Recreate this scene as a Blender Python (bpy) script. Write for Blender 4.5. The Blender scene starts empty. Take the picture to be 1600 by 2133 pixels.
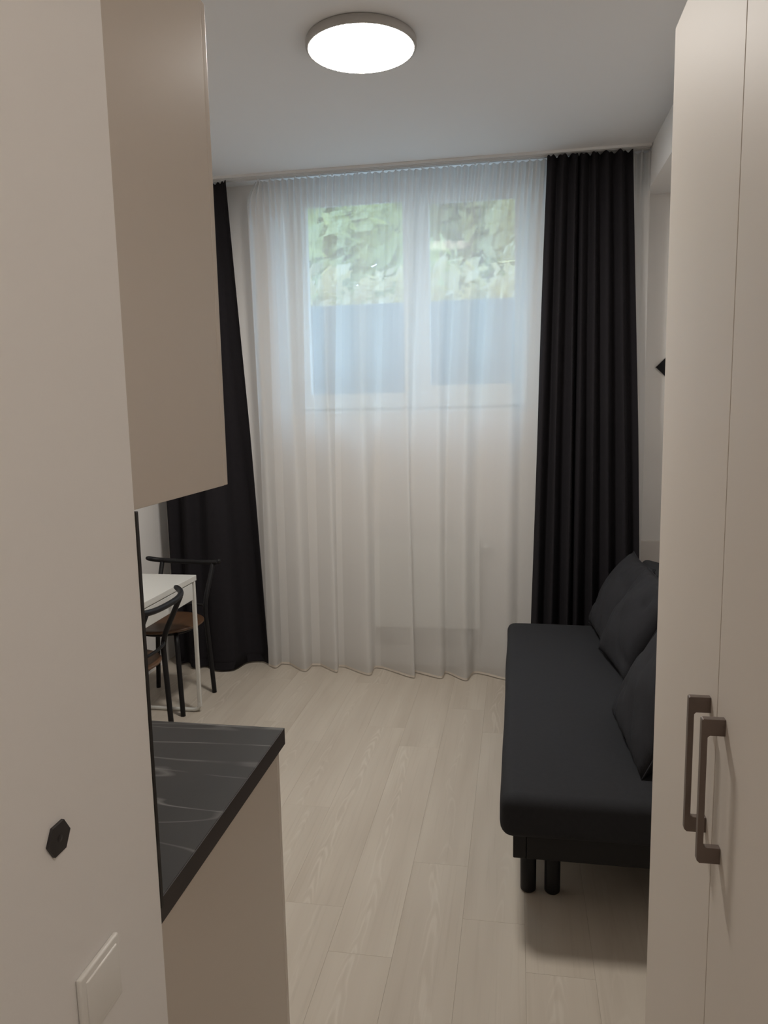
import bpy, bmesh, math, random
from mathutils import Vector, Matrix, noise
random.seed(7)
D = bpy.data
SC = bpy.context.scene
C = SC.collection

# ------------------------------------------------------------------ camera
F_PX, YAW, PITCH, ROLL = 1562.8, math.radians(10.0987), math.radians(7.8855), math.radians(-1.1658)
CAM_H = 1.6
cy_, sy_, cp_, sp_ = math.cos(YAW), math.sin(YAW), math.cos(PITCH), math.sin(PITCH)
fwd = Vector((-sy_*cp_, cy_*cp_, -sp_)); rgt = Vector((cy_, sy_, 0)); upv = rgt.cross(fwd)
r2 = math.cos(ROLL)*rgt + math.sin(ROLL)*upv
u2 = -math.sin(ROLL)*rgt + math.cos(ROLL)*upv
cam_d = D.cameras.new('camera'); cam = D.objects.new('camera', cam_d); C.objects.link(cam)
cam_d.sensor_fit = 'VERTICAL'; cam_d.sensor_height = 36.0; cam_d.lens = F_PX/2133*36.0
cam_d.clip_start = 0.02; cam_d.clip_end = 200
M = Matrix.Identity(4)
for i in range(3):
    M[i][0] = r2[i]; M[i][1] = u2[i]; M[i][2] = -fwd[i]
M[2][3] = CAM_H
cam.matrix_world = M
SC.camera = cam

# ------------------------------------------------------------------ world, exposure
LAMP_STRENGTH = 104.0
HALL_FILL_STRENGTH = 48.0  # added fill lamp in the hall, out of view
SKY_STRENGTH = 5.7
world = D.worlds.new('sky'); SC.world = world; world.use_nodes = True
wn = world.node_tree.nodes; wl = world.node_tree.links
bg = wn['Background']; bg.inputs['Strength'].default_value = SKY_STRENGTH
bg.inputs['Color'].default_value = (0.50, 0.74, 1.0, 1)
vs = SC.view_settings
vs.view_transform = 'Standard'; vs.look = 'None'; vs.gamma = 1.0; vs.use_curve_mapping = False
vs.exposure = 0.0

# ------------------------------------------------------------------ helpers
def mat(name, color=(0.8, 0.8, 0.8), rough=0.5, metallic=0.0, spec=0.5, bump=None, vary=None, coords='Object'):
    """principled material; vary=(scale, amount) gives soft mottling, bump=(scale, strength) fine relief"""
    m = D.materials.new(name); m.use_nodes = True
    nt = m.node_tree; n = nt.nodes; l = nt.links
    p = n['Principled BSDF']
    p.inputs['Base Color'].default_value = (*color, 1); p.inputs['Roughness'].default_value = rough
    p.inputs['Metallic'].default_value = metallic; p.inputs['Specular IOR Level'].default_value = spec
    tc = n.new('ShaderNodeTexCoord')
    if vary:
        t = n.new('ShaderNodeTexNoise'); t.inputs['Scale'].default_value = vary[0]; t.inputs['Detail'].default_value = 4
        l.new(tc.outputs[coords], t.inputs['Vector'])
        mx = n.new('ShaderNodeMixRGB'); a = vary[1]
        mx.inputs[1].default_value = (*[c*(1-a) for c in color], 1)
        mx.inputs[2].default_value = (*[min(1, c*(1+a)) for c in color], 1)
        l.new(t.outputs['Fac'], mx.inputs[0]); l.new(mx.outputs[0], p.inputs['Base Color'])
    if bump:
        t = n.new('ShaderNodeTexNoise'); t.inputs['Scale'].default_value = bump[0]; t.inputs['Detail'].default_value = 3
        l.new(tc.outputs[coords], t.inputs['Vector'])
        b = n.new('ShaderNodeBump'); b.inputs['Strength'].default_value = bump[1]; b.inputs['Distance'].default_value = 0.002
        l.new(t.outputs['Fac'], b.inputs['Height']); l.new(b.outputs[0], p.inputs['Normal'])
    return m

def obj(name, bm, m, parent=None, smooth=False, bevel=0.0):
    me = D.meshes.new(name); bm.normal_update(); bm.to_mesh(me); bm.free()
    if smooth:
        for p in me.polygons: p.use_smooth = True
    me.materials.append(m)
    o = D.objects.new(name, me); C.objects.link(o)
    if parent: o.parent = parent
    if bevel:
        bv = o.modifiers.new('bevel', 'BEVEL'); bv.width = bevel; bv.segments = 3; bv.limit_method = 'ANGLE'
        wnm = o.modifiers.new('wn', 'WEIGHTED_NORMAL')
        for p in me.polygons: p.use_smooth = True
    return o

def tag(o, label=None, cat=None, group=None, kind=None):
    if label: o['label'] = label
    if cat: o['category'] = cat
    if group: o['group'] = group
    if kind: o['kind'] = kind
    return o

def thing(name, loc, label, cat, group=None, rz=0):
    o = D.objects.new(name, None); C.objects.link(o); o.location = loc; o.rotation_euler = (0, 0, rz)
    o.empty_display_size = 0.1
    return tag(o, label, cat, group)

def box(bm, x0, x1, y0, y1, z0, z1):
    v = [bm.verts.new(p) for p in ((x0,y0,z0),(x1,y0,z0),(x1,y1,z0),(x0,y1,z0),(x0,y0,z1),(x1,y0,z1),(x1,y1,z1),(x0,y1,z1))]
    for f in ((0,3,2,1),(4,5,6,7),(0,1,5,4),(1,2,6,5),(2,3,7,6),(3,0,4,7)):
        bm.faces.new([v[i] for i in f])
    return bm

def B(*b):
    """one bmesh from one or several (x0,x1,y0,y1,z0,z1)"""
    bm = bmesh.new()
    for q in b: box(bm, *q)
    return bm

def rbox(x0, x1, y0, y1, z0, z1, r, seg=4):
    bm = B((x0, x1, y0, y1, z0, z1))
    bmesh.ops.bevel(bm, geom=list(bm.edges), offset=r, segments=seg, profile=0.5, affect='EDGES')
    return bm

def tube(bm, pts, r, n=12, closed=False):
    """round tube along a polyline, capped; r may be a number or a list"""
    pts = [Vector(p) for p in pts]; k = len(pts); rings = []
    t0 = (pts[1]-pts[0]).normalized()
    ref = Vector((0, 0, 1)) if abs(t0.z) < 0.9 else Vector((1, 0, 0))
    nrm = (ref - t0*ref.dot(t0)).normalized()
    for i, p in enumerate(pts):
        t = (pts[min(i+1, k-1)] - pts[max(i-1, 0)]).normalized()
        nrm = (nrm - t*nrm.dot(t)).normalized(); bn = t.cross(nrm)
        rr = r[i] if isinstance(r, (list, tuple)) else r
        rings.append([bm.verts.new(p + nrm*rr*math.cos(2*math.pi*j/n) + bn*rr*math.sin(2*math.pi*j/n)) for j in range(n)])
    for a, b in zip(rings, rings[1:]):
        for j in range(n):
            bm.faces.new((a[j], a[(j+1) % n], b[(j+1) % n], b[j]))
    bm.faces.new(rings[0][::-1]); bm.faces.new(rings[-1])
    return bm

def smooth_path(pts, per=8):
    """Catmull-Rom through the points"""
    P = [Vector(p) for p in pts]; P = [2*P[0]-P[1]] + P + [2*P[-1]-P[-2]]; out = []
    for i in range(1, len(P)-2):
        for j in range(per):
            t = j/per; a, b, c, d = P[i-1], P[i], P[i+1], P[i+2]
            out.append(0.5*((2*b) + (c-a)*t + (2*a-5*b+4*c-d)*t*t + (3*b-a-3*c+d)*t**3))
    out.append(P[-2]); return out

def lathe(bm, prof, n=48):
    rings = []
    for r, z in prof:
        rings.append([bm.verts.new((r*math.cos(2*math.pi*j/n), r*math.sin(2*math.pi*j/n), z)) for j in range(n)] if r > 1e-6 else [bm.verts.new((0, 0, z))])
    for a, b in zip(rings, rings[1:]):
        for j in range(n):
            if len(a) == 1: bm.faces.new((a[0], b[(j+1) % n], b[j]))
            elif len(b) == 1: bm.faces.new((a[j], a[(j+1) % n], b[0]))
            else: bm.faces.new((a[j], a[(j+1) % n], b[(j+1) % n], b[j]))
    bmesh.ops.recalc_face_normals(bm, faces=bm.faces)
    return bm

def grid_mesh(fn, nu, nv):
    bm = bmesh.new(); V = [[bm.verts.new(fn(i/nu, j/nv)) for i in range(nu+1)] for j in range(nv+1)]
    for j in range(nv):
        for i in range(nu):
            bm.faces.new((V[j][i], V[j][i+1], V[j+1][i+1], V[j+1][i]))
    return bm

def prism(pts, axis, a, b):
    """extrude a 2-D outline along axis 'x'|'y'|'z' from a to b"""
    bm = bmesh.new()
    def P(p, h):
        return {'x': (h, p[0], p[1]), 'y': (p[0], h, p[1]), 'z': (p[0], p[1], h)}[axis]
    A = [bm.verts.new(P(p, a)) for p in pts]; Bv = [bm.verts.new(P(p, b)) for p in pts]; n = len(pts)
    bm.faces.new(A); bm.faces.new(Bv[::-1])
    for i in range(n): bm.faces.new((A[i], Bv[i], Bv[(i+1) % n], A[(i+1) % n]))
    bmesh.ops.recalc_face_normals(bm, faces=bm.faces)
    return bm

# ------------------------------------------------------------------ materials
M_wall = mat('white_wall_paint', (0.86, 0.835, 0.81), 0.75, bump=(180, 0.05), vary=(3, 0.012))
M_ceil = mat('white_ceiling_paint', (0.80, 0.79, 0.79), 0.8, bump=(150, 0.04), vary=(2, 0.01))
M_upvc = mat('white_window_plastic', (0.82, 0.83, 0.84), 0.35, vary=(5, 0.01))
M_white = mat('white_lacquer', (0.60, 0.59, 0.555), 0.35, vary=(6, 0.01))
M_radw = mat('white_radiator_enamel', (0.82, 0.81, 0.78), 0.4, vary=(6, 0.01))
M_plate = mat('white_switch_plastic', (0.80, 0.78, 0.74), 0.3, vary=(20, 0.01))
M_cash = mat('cashmere_cabinet_laminate', (0.545, 0.475, 0.405), 0.34, bump=(400, 0.02), vary=(4, 0.012))
M_cashdoor = mat('cashmere_door_foil', (0.56, 0.49, 0.42), 0.26, vary=(4, 0.01))
M_ward = mat('pale_greige_wardrobe_foil', (0.675, 0.61, 0.545), 0.50, spec=0.14, bump=(300, 0.015), vary=(3, 0.012))
M_handle = mat('brushed_nickel', (0.20, 0.16, 0.14), 0.40, 0.7, vary=(60, 0.06))
M_black = mat('black_metal', (0.0075, 0.0072, 0.0085), 0.48, 0.0, 0.3, vary=(30, 0.1))
M_dcurt = mat('black_curtain_cloth', (0.0185, 0.0168, 0.0195), 0.95, 0, 0.15, bump=(900, 0.25), vary=(40, 0.12))
M_sofa = mat('charcoal_sofa_cloth', (0.0240, 0.0245, 0.0275), 0.92, 0, 0.2, bump=(700, 0.3), vary=(60, 0.12))
M_pill = mat('charcoal_cushion_cloth', (0.0250, 0.0250, 0.0285), 0.92, 0, 0.2, bump=(600, 0.3), vary=(50, 0.12))
M_plaque = mat('black_plaque_gloss', (0.010, 0.010, 0.012), 0.6, spec=0.2)
M_edge = mat('pale_bevel_edge', (0.55, 0.53, 0.50), 0.4)
M_hook = mat('dark_hook_plastic', (0.028, 0.024, 0.024), 0.5, vary=(80, 0.1))
M_lampb = mat('lamp_body_grey', (0.42, 0.40, 0.38), 0.45)
M_rail = mat('white_rail_aluminium', (0.72, 0.71, 0.70), 0.45)
M_fence = mat('grey_concrete_panel', (0.125, 0.135, 0.15), 0.85, vary=(3, 0.08), bump=(40, 0.2))
M_bounce_ground = mat('pale_bounce_ground', (0.48, 0.47, 0.45), 0.9, vary=(2, 0.12), bump=(30, 0.2))  # unseen ground, made pale to bounce daylight up onto the sheer
M_bark = mat('tree_bark', (0.20, 0.15, 0.11), 0.95, vary=(8, 0.3), bump=(20, 0.6))
M_house = mat('house_render', (0.70, 0.70, 0.70), 0.85, vary=(1, 0.04))
M_hglass = mat('house_window_glass', (0.08, 0.09, 0.11), 0.15)
M_roof = mat('house_roof', (0.25, 0.16, 0.13), 0.8, vary=(6, 0.2))

def leaf_mat(name, c):
    m = mat(name, c, 0.6, vary=(1.5, 0.35)); nt = m.node_tree; n = nt.nodes; l = nt.links
    p = n['Principled BSDF']; tr = n.new('ShaderNodeBsdfTranslucent'); tr.inputs[0].default_value = (c[0]*1.6, c[1]*1.5, c[2]*0.9, 1)
    mx = n.new('ShaderNodeMixShader'); mx.inputs[0].default_value = 0.45
    l.new(p.outputs[0], mx.inputs[1]); l.new(tr.outputs[0], mx.inputs[2]); l.new(mx.outputs[0], n['Material Output'].inputs[0])
    return m

def sheer_mat():
    m = D.materials.new('white_sheer_voile'); m.use_nodes = True; nt = m.node_tree; n = nt.nodes; l = nt.links
    for x in list(n):
        if x.type == 'BSDF_PRINCIPLED': n.remove(x)
    out = n['Material Output']
    tc = n.new('ShaderNodeTexCoord'); mp = n.new('ShaderNodeMapping'); mp.inputs['Scale'].default_value = (1, 1, 0.05)
    nz = n.new('ShaderNodeTexNoise'); nz.inputs['Scale'].default_value = 12
    l.new(tc.outputs['Object'], mp.inputs[0]); l.new(mp.outputs[0], nz.inputs['Vector'])
    df = n.new('ShaderNodeBsdfDiffuse'); df.inputs[0].default_value = (0.86, 0.845, 0.82, 1)
    tl = n.new('ShaderNodeBsdfTranslucent'); tl.inputs[0].default_value = (0.86, 0.865, 0.87, 1)
    tp = n.new('ShaderNodeBsdfTransparent'); tp.inputs[0].default_value = (1, 1, 1, 1)
    m1 = n.new('ShaderNodeMixShader'); m1.inputs[0].default_value = 0.57
    l.new(df.outputs[0], m1.inputs[1]); l.new(tl.outputs[0], m1.inputs[2])
    mr = n.new('ShaderNodeMapRange'); mr.inputs['To Min'].default_value = 0.70; mr.inputs['To Max'].default_value = 0.73
    l.new(nz.outputs['Fac'], mr.inputs['Value'])
    m2 = n.new('ShaderNodeMixShader'); l.new(mr.outputs[0], m2.inputs[0])
    l.new(tp.outputs[0], m2.inputs[1]); l.new(m1.outputs[0], m2.inputs[2]); l.new(m2.outputs[0], out.inputs[0])
    return m
M_sheer = sheer_mat()

def glass_mat():
    m = D.materials.new('window_glass'); m.use_nodes = True; nt = m.node_tree; n = nt.nodes; l = nt.links
    n.remove(n['Principled BSDF']); tp = n.new('ShaderNodeBsdfTransparent'); tp.inputs[0].default_value = (0.96, 0.98, 0.97, 1)
    gl = n.new('ShaderNodeBsdfGlossy'); gl.inputs['Roughness'].default_value = 0.02
    mx = n.new('ShaderNodeMixShader'); mx.inputs[0].default_value = 0.012
    l.new(tp.outputs[0], mx.inputs[1]); l.new(gl.outputs[0], mx.inputs[2]); l.new(mx.outputs[0], n['Material Output'].inputs[0])
    return m
M_glass = glass_mat()

def emit_mat(name, c, s):
    m = D.materials.new(name); m.use_nodes = True; n = m.node_tree.nodes
    n.remove(n['Principled BSDF']); e = n.new('ShaderNodeEmission'); e.inputs[0].default_value = (*c, 1); e.inputs[1].default_value = s
    m.node_tree.links.new(e.outputs[0], n['Material Output'].inputs[0]); return m
M_diff = emit_mat('lit_lamp_diffuser', (1.0, 0.95, 0.885), LAMP_STRENGTH)
M_hall_fill = emit_mat('hall_fill_diffuser', (1.0, 0.90, 0.80), HALL_FILL_STRENGTH)  # glow of the added fill lamp

def plank_mat():
    m = mat('pale_oak_laminate', (0.6, 0.54, 0.46), 0.55, spec=0.25); nt = m.node_tree; n = nt.nodes; l = nt.links
    p = n['Principled BSDF']; tc = [x for x in n if x.type == 'TEX_COORD'][0]
    oi = n.new('ShaderNodeObjectInfo')
    wh = n.new('ShaderNodeTexWhiteNoise'); wh.noise_dimensions = '1D'; l.new(oi.outputs['Random'], wh.inputs['W'])
    sc = n.new('ShaderNodeVectorMath'); sc.operation = 'SCALE'; sc.inputs['Scale'].default_value = 37.0
    l.new(wh.outputs['Color'], sc.inputs[0])
    # cathedral rings: long, slightly wandering ellipses about the plank's middle
    mp = n.new('ShaderNodeMapping'); mp.inputs['Scale'].default_value = (1.0, 0.115, 1.0); mp.inputs['Location'].default_value = (0, -0.07, 0)
    l.new(tc.outputs['Object'], mp.inputs[0])
    ad = n.new('ShaderNodeVectorMath'); ad.operation = 'ADD'
    l.new(mp.outputs[0], ad.inputs[0])
    offy = n.new('ShaderNodeCombineXYZ'); mm = n.new('ShaderNodeMath'); mm.operation = 'MULTIPLY_ADD'
    mm.inputs[1].default_value = 0.07; mm.inputs[2].default_value = -0.105
    l.new(oi.outputs['Random'], mm.inputs[0]); l.new(mm.outputs[0], offy.inputs[0]); l.new(offy.outputs[0], ad.inputs[1])
    nz = n.new('ShaderNodeTexNoise'); nz.inputs['Scale'].default_value = 3.2; nz.inputs['Detail'].default_value = 3
    mp2 = n.new('ShaderNodeMapping'); mp2.inputs['Scale'].default_value = (1.4, 0.55, 1); l.new(tc.outputs['Object'], mp2.inputs[0])
    ad2 = n.new('ShaderNodeVectorMath'); ad2.operation = 'ADD'; l.new(mp2.outputs[0], ad2.inputs[0]); l.new(sc.outputs[0], ad2.inputs[1])
    l.new(ad2.outputs[0], nz.inputs['Vector'])
    nv = n.new('ShaderNodeVectorMath'); nv.operation = 'MULTIPLY_ADD'
    nv.inputs[1].default_value = (0.14, 0.14, 0); l.new(nz.outputs['Color'], nv.inputs[0]); l.new(ad.outputs[0], nv.inputs[2])
    sp = n.new('ShaderNodeSeparateXYZ'); l.new(nv.outputs[0], sp.inputs[0])
    def mth(op, a, b=None, c=None):
        q = n.new('ShaderNodeMath'); q.operation = op
        for k_, v_ in enumerate((a, b, c)):
            if v_ is None: continue
            if isinstance(v_, (int, float)): q.inputs[k_].default_value = v_
            else: l.new(v_, q.inputs[k_])
        return q.outputs[0]
    xh = mth('SQRT', mth('MULTIPLY_ADD', sp.outputs[0], sp.outputs[0], 0.00012))
    ph = mth('ADD', mth('MULTIPLY', xh, 1.25), sp.outputs[1])
    cx_ = n.new('ShaderNodeCombineXYZ'); l.new(ph, cx_.inputs[0])
    wv = n.new('ShaderNodeTexWave'); wv.wave_type = 'BANDS'; wv.bands_direction = 'X'; wv.inputs['Scale'].default_value = 17
    wv.inputs['Distortion'].default_value = 0.0
    l.new(cx_.outputs[0], wv.inputs['Vector'])
    # fine pores along the plank
    mp3 = n.new('ShaderNodeMapping'); mp3.inputs['Scale'].default_value = (90, 2.2, 1); l.new(tc.outputs['Object'], mp3.inputs[0])
    ad3 = n.new('ShaderNodeVectorMath'); ad3.operation = 'ADD'; l.new(mp3.outputs[0], ad3.inputs[0]); l.new(sc.outputs[0], ad3.inputs[1])
    n3 = n.new('ShaderNodeTexNoise'); n3.inputs['Scale'].default_value = 1.0; n3.inputs['Detail'].default_value = 5
    l.new(ad3.outputs[0], n3.inputs['Vector'])
    # broad tone
    n4 = n.new('ShaderNodeTexNoise'); n4.inputs['Scale'].default_value = 1.0; n4.inputs['Detail'].default_value = 2
    mp4 = n.new('ShaderNodeMapping'); mp4.inputs['Scale'].default_value = (9, 1.1, 1); l.new(tc.outputs['Object'], mp4.inputs[0])
    ad4 = n.new('ShaderNodeVectorMath'); ad4.operation = 'ADD'; l.new(mp4.outputs[0], ad4.inputs[0]); l.new(sc.outputs[0], ad4.inputs[1])
    l.new(ad4.outputs[0], n4.inputs['Vector'])
    def mixc(fac_socket, a, b, lo=0.0, hi=1.0, base=None, fmax=1.0):
        r = n.new('ShaderNodeMapRange'); r.inputs['From Min'].default_value = lo; r.inputs['From Max'].default_value = hi
        r.inputs['To Max'].default_value = fmax
        l.new(fac_socket, r.inputs['Value']); x = n.new('ShaderNodeMixRGB'); l.new(r.outputs[0], x.inputs[0])
        if base is None: x.inputs[1].default_value = (*a, 1)
        else: l.new(base, x.inputs[1])
        x.inputs[2].default_value = (*b, 1); return x.outputs[0]
    c = mixc(n4.outputs['Fac'], (0.475, 0.415, 0.345), (0.545, 0.487, 0.412), 0.3, 0.7)
    # the cathedral figure fades out away from each plank's heart line
    
    mk = n.new('ShaderNodeMapRange'); mk.inputs['From Min'].default_value = 0.012; mk.inputs['From Max'].default_value = 0.045
    mk.inputs['To Min'].default_value = 1.0; mk.inputs['To Max'].default_value = 0.12; l.new(xh, mk.inputs['Value'])
    rs = n.new('ShaderNodeMapRange'); rs.inputs['To Min'].default_value = 0.45; rs.inputs['To Max'].default_value = 1.0; l.new(wh.outputs['Value'], rs.inputs['Value'])
    mk_ = n.new('ShaderNodeMath'); mk_.operation = 'MULTIPLY'; l.new(mk.outputs[0], mk_.inputs[0]); l.new(rs.outputs[0], mk_.inputs[1]); mk = mk_
    fa = n.new('ShaderNodeMath'); fa.operation = 'MULTIPLY'; l.new(wv.outputs['Fac'], fa.inputs[0]); l.new(mk.outputs[0], fa.inputs[1])
    iv = n.new('ShaderNodeMath'); iv.operation = 'SUBTRACT'; iv.inputs[0].default_value = 1.0; l.new(wv.outputs['Fac'], iv.inputs[1])
    fb = n.new('ShaderNodeMath'); fb.operation = 'MULTIPLY'; l.new(iv.outputs[0], fb.inputs[0]); l.new(mk.outputs[0], fb.inputs[1])
    c = mixc(fa.outputs[0], None, (0.660, 0.605, 0.530), 0.40, 0.95, c, 0.40)
    c = mixc(fb.outputs[0], None, (0.405, 0.345, 0.275), 0.50, 1.0, c, 0.20)
    c = mixc(n3.outputs['Fac'], None, (0.405, 0.345, 0.28), 0.48, 0.30, c, 0.28)
    tv = n.new('ShaderNodeMapRange'); tv.inputs['To Min'].default_value = 0.925; tv.inputs['To Max'].default_value = 0.955
    l.new(oi.outputs['Random'], tv.inputs['Value'])
    mu = n.new('ShaderNodeVectorMath'); mu.operation = 'SCALE'; l.new(c, mu.inputs[0]); l.new(tv.outputs[0], mu.inputs['Scale'])
    l.new(mu.outputs[0], p.inputs['Base Color'])
    return m
M_plank = plank_mat()

def marble_mat():
    m = mat('dark_grey_veined_stone', (0.05, 0.05, 0.05), 0.5, spec=0.3); nt = m.node_tree; n = nt.nodes; l = nt.links
    p = n['Principled BSDF']; tc = [x for x in n if x.type == 'TEX_COORD'][0]
    cl = n.new('ShaderNodeTexNoise'); cl.inputs['Scale'].default_value = 7; cl.inputs['Detail'].default_value = 5; l.new(tc.outputs['Object'], cl.inputs['Vector'])
    cr = n.new('ShaderNodeMixRGB'); cr.inputs[1].default_value = (0.015, 0.0130, 0.0122, 1); cr.inputs[2].default_value = (0.033, 0.029, 0.0268, 1)
    l.new(cl.outputs['Fac'], cr.inputs[0]); last = cr.outputs[0]
    for k, (rot, sx, sy, off, thick, amt) in enumerate(((0.06, 0.9, 7.5, 3.1, 0.010, 0.75), (-0.16, 0.9, 5.0, 9.7, 0.007, 0.45), (0.5, 1.3, 3.0, 5.4, 0.004, 0.35))):
        mp = n.new('ShaderNodeMapping'); mp.inputs['Rotation'].default_value = (0, 0, rot); mp.inputs['Scale'].default_value = (sx, sy, 1); mp.inputs['Location'].default_value = (off, off*0.7, 0)
        l.new(tc.outputs['Object'], mp.inputs[0])
        nz = n.new('ShaderNodeTexNoise'); nz.inputs['Scale'].default_value = 1.0; nz.inputs['Detail'].default_value = 2.5; nz.inputs['Roughness'].default_value = 0.4
        l.new(mp.outputs[0], nz.inputs['Vector'])
        s = n.new('ShaderNodeMath'); s.operation = 'SUBTRACT'; s.inputs[1].default_value = 0.5; l.new(nz.outputs['Fac'], s.inputs[0])
        a = n.new('ShaderNodeMath'); a.operation = 'ABSOLUTE'; l.new(s.outputs[0], a.inputs[0])
        r = n.new('ShaderNodeMapRange'); r.inputs['From Min'].default_value = 0.0; r.inputs['From Max'].default_value = thick
        r.inputs['To Min'].default_value = amt; r.inputs['To Max'].default_value = 0; l.new(a.outputs[0], r.inputs['Value'])
        pt = n.new('ShaderNodeTexNoise'); pt.inputs['Scale'].default_value = 5 + k; l.new(tc.outputs['Object'], pt.inputs['Vector'])
        pr = n.new('ShaderNodeMapRange'); pr.inputs['From Min'].default_value = 0.4; pr.inputs['From Max'].default_value = 0.6; l.new(pt.outputs['Fac'], pr.inputs['Value'])
        mu = n.new('ShaderNodeMath'); mu.operation = 'MULTIPLY'; l.new(r.outputs[0], mu.inputs[0]); l.new(pr.outputs[0], mu.inputs[1])
        x = n.new('ShaderNodeMixRGB'); l.new(mu.outputs[0], x.inputs[0]); l.new(last, x.inputs[1]); x.inputs[2].default_value = (0.22, 0.21, 0.20, 1); last = x.outputs[0]
    l.new(last, p.inputs['Base Color']); return m
M_marble = marble_mat()

def wood_mat():
    m = mat('brown_stained_seat', (0.16, 0.085, 0.045), 0.4); nt = m.node_tree; n = nt.nodes; l = nt.links
    p = n['Principled BSDF']; tc = [x for x in n if x.type == 'TEX_COORD'][0]
    mp = n.new('ShaderNodeMapping'); mp.inputs['Scale'].default_value = (40, 3, 1); l.new(tc.outputs['Object'], mp.inputs[0])
    nz = n.new('ShaderNodeTexNoise'); nz.inputs['Scale'].default_value = 1; nz.inputs['Detail'].default_value = 4; l.new(mp.outputs[0], nz.inputs['Vector'])
    x = n.new('ShaderNodeMixRGB'); x.inputs[1].default_value = (0.055, 0.026, 0.013, 1); x.inputs[2].default_value = (0.120, 0.060, 0.028, 1)
    l.new(nz.outputs['Fac'], x.inputs[0]); l.new(x.outputs[0], p.inputs['Base Color']); return m
M_seat = wood_mat()

# ------------------------------------------------------------------ the room
H = 2.93                       # ceiling
XL, XR = -2.23, 0.92           # left wall of the room, right wall
YW = 4.49                      # inner face of the window wall
YB = -1.30                     # end of the hall behind the camera
XH, YH = -0.50, 0.915          # hall-side face and far face of the partition beside the kitchen
XBEAM, ZBEAM = 0.688, 2.725

fl = tag(obj('floor', B((XL-0.1, XR+0.1, YB-0.1, YW+0.3, -0.12, -0.010)), mat('subfloor', (0.12, 0.10, 0.08), 0.9, vary=(5, 0.1))), 'pale oak laminate floor of long planks', kind='structure')
PW, PL = 0.193, 1.383
bm = rbox(-PW/2+0.00015, PW/2-0.00015, -PL/2+0.00015, PL/2-0.00015, -0.010, 0.0, 0.0003, 1)
me = D.meshes.new('plank'); bm.to_mesh(me); bm.free(); me.materials.append(M_plank)
ends = {0: 3.355, 1: 2.447}
k0 = -10
x_edge = -0.5475               # left edge of the plank with the long cathedral grain
meshes = {}
def plank_mesh(w, ln):
    key = (round(w, 4), round(ln, 3))
    if key == (round(PW, 4), round(PL, 3)): return me
    if key not in meshes:
        b = rbox(-w/2+0.00015, w/2-0.00015, -ln/2+0.00015, ln/2-0.00015, -0.010, 0.0, 0.0003, 1)
        q = D.meshes.new('plank'); b.to_mesh(q); b.free(); q.materials.append(M_plank); meshes[key] = q
    return meshes[key]
for k in range(-9, 9):
    xa, xb = x_edge + k*PW, x_edge + (k+1)*PW
    xa2, xb2 = max(xa, XL), min(xb, XR)
    if xb2 - xa2 < 0.01: continue
    e = ends.get(k, 3.355 - (k*0.461 + 0.13*(k % 3)) % PL)
    y = e - 5*PL
    while y < YW:
        ya, yb = max(y, YB), min(y + PL, YW)
        if yb - ya > 0.02:
            o = D.objects.new('plank', plank_mesh(xb2-xa2, yb-ya)); C.objects.link(o)
            o.location = ((xa2+xb2)/2, (ya+yb)/2, 0); o.parent = fl
        y += PL

tag(obj('ceiling', B((XL-0.1, XR+0.1, YB-0.1, YW+0.4, H, H+0.15)), M_ceil), 'plain white painted ceiling', kind='structure')
tag(obj('wall_left', B((XL-0.12, XL, YH, YW+0.4, 0, H)), M_wall), 'white wall behind the desk and kitchen', kind='structure')
tag(obj('wall_partition', B((XL-0.12, XH, YB, YH, 0, H)), M_wall), 'white hall wall in the left foreground', kind='structure')
tag(obj('wall_right', B((XR, XR+0.12, YB, YW+0.4, 0, H)), M_wall), 'white wall behind sofa and wardrobe', kind='structure')
tag(obj('wall_hall', B((XH, XR, YB-0.12, YB, 0, H)), M_wall), 'white end wall of the hall behind the viewer', kind='structure')
tag(obj('trim_1', B((XBEAM, XR, 1.9, YW, ZBEAM, H)), M_wall), 'white ceiling beam along the right wall', kind='structure')
# window wall with its opening
WX0, WX1, WZ0, WZ1 = -1.375, 0.098, 1.565, 2.900
YO = YW + 0.40
tag(obj('wall_window', B((XL, WX0, YW, YO, 0, H), (WX1, XR, YW, YO, 0, H), (WX0, WX1, YW, YO, 0, WZ0), (WX0, WX1, YW, YO, WZ1, H)), M_wall),
    'white window wall behind the curtains', kind='structure')
tag(obj('trim_2', rbox(0.62, XR, YW-0.016, YW, 0.0, 0.808, 0.003, 2), mat('trim_paint', (0.74, 0.69, 0.65), 0.6, vary=(4, 0.01))), 'low white board panel beneath the black diamond plaque', kind='structure')

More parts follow.
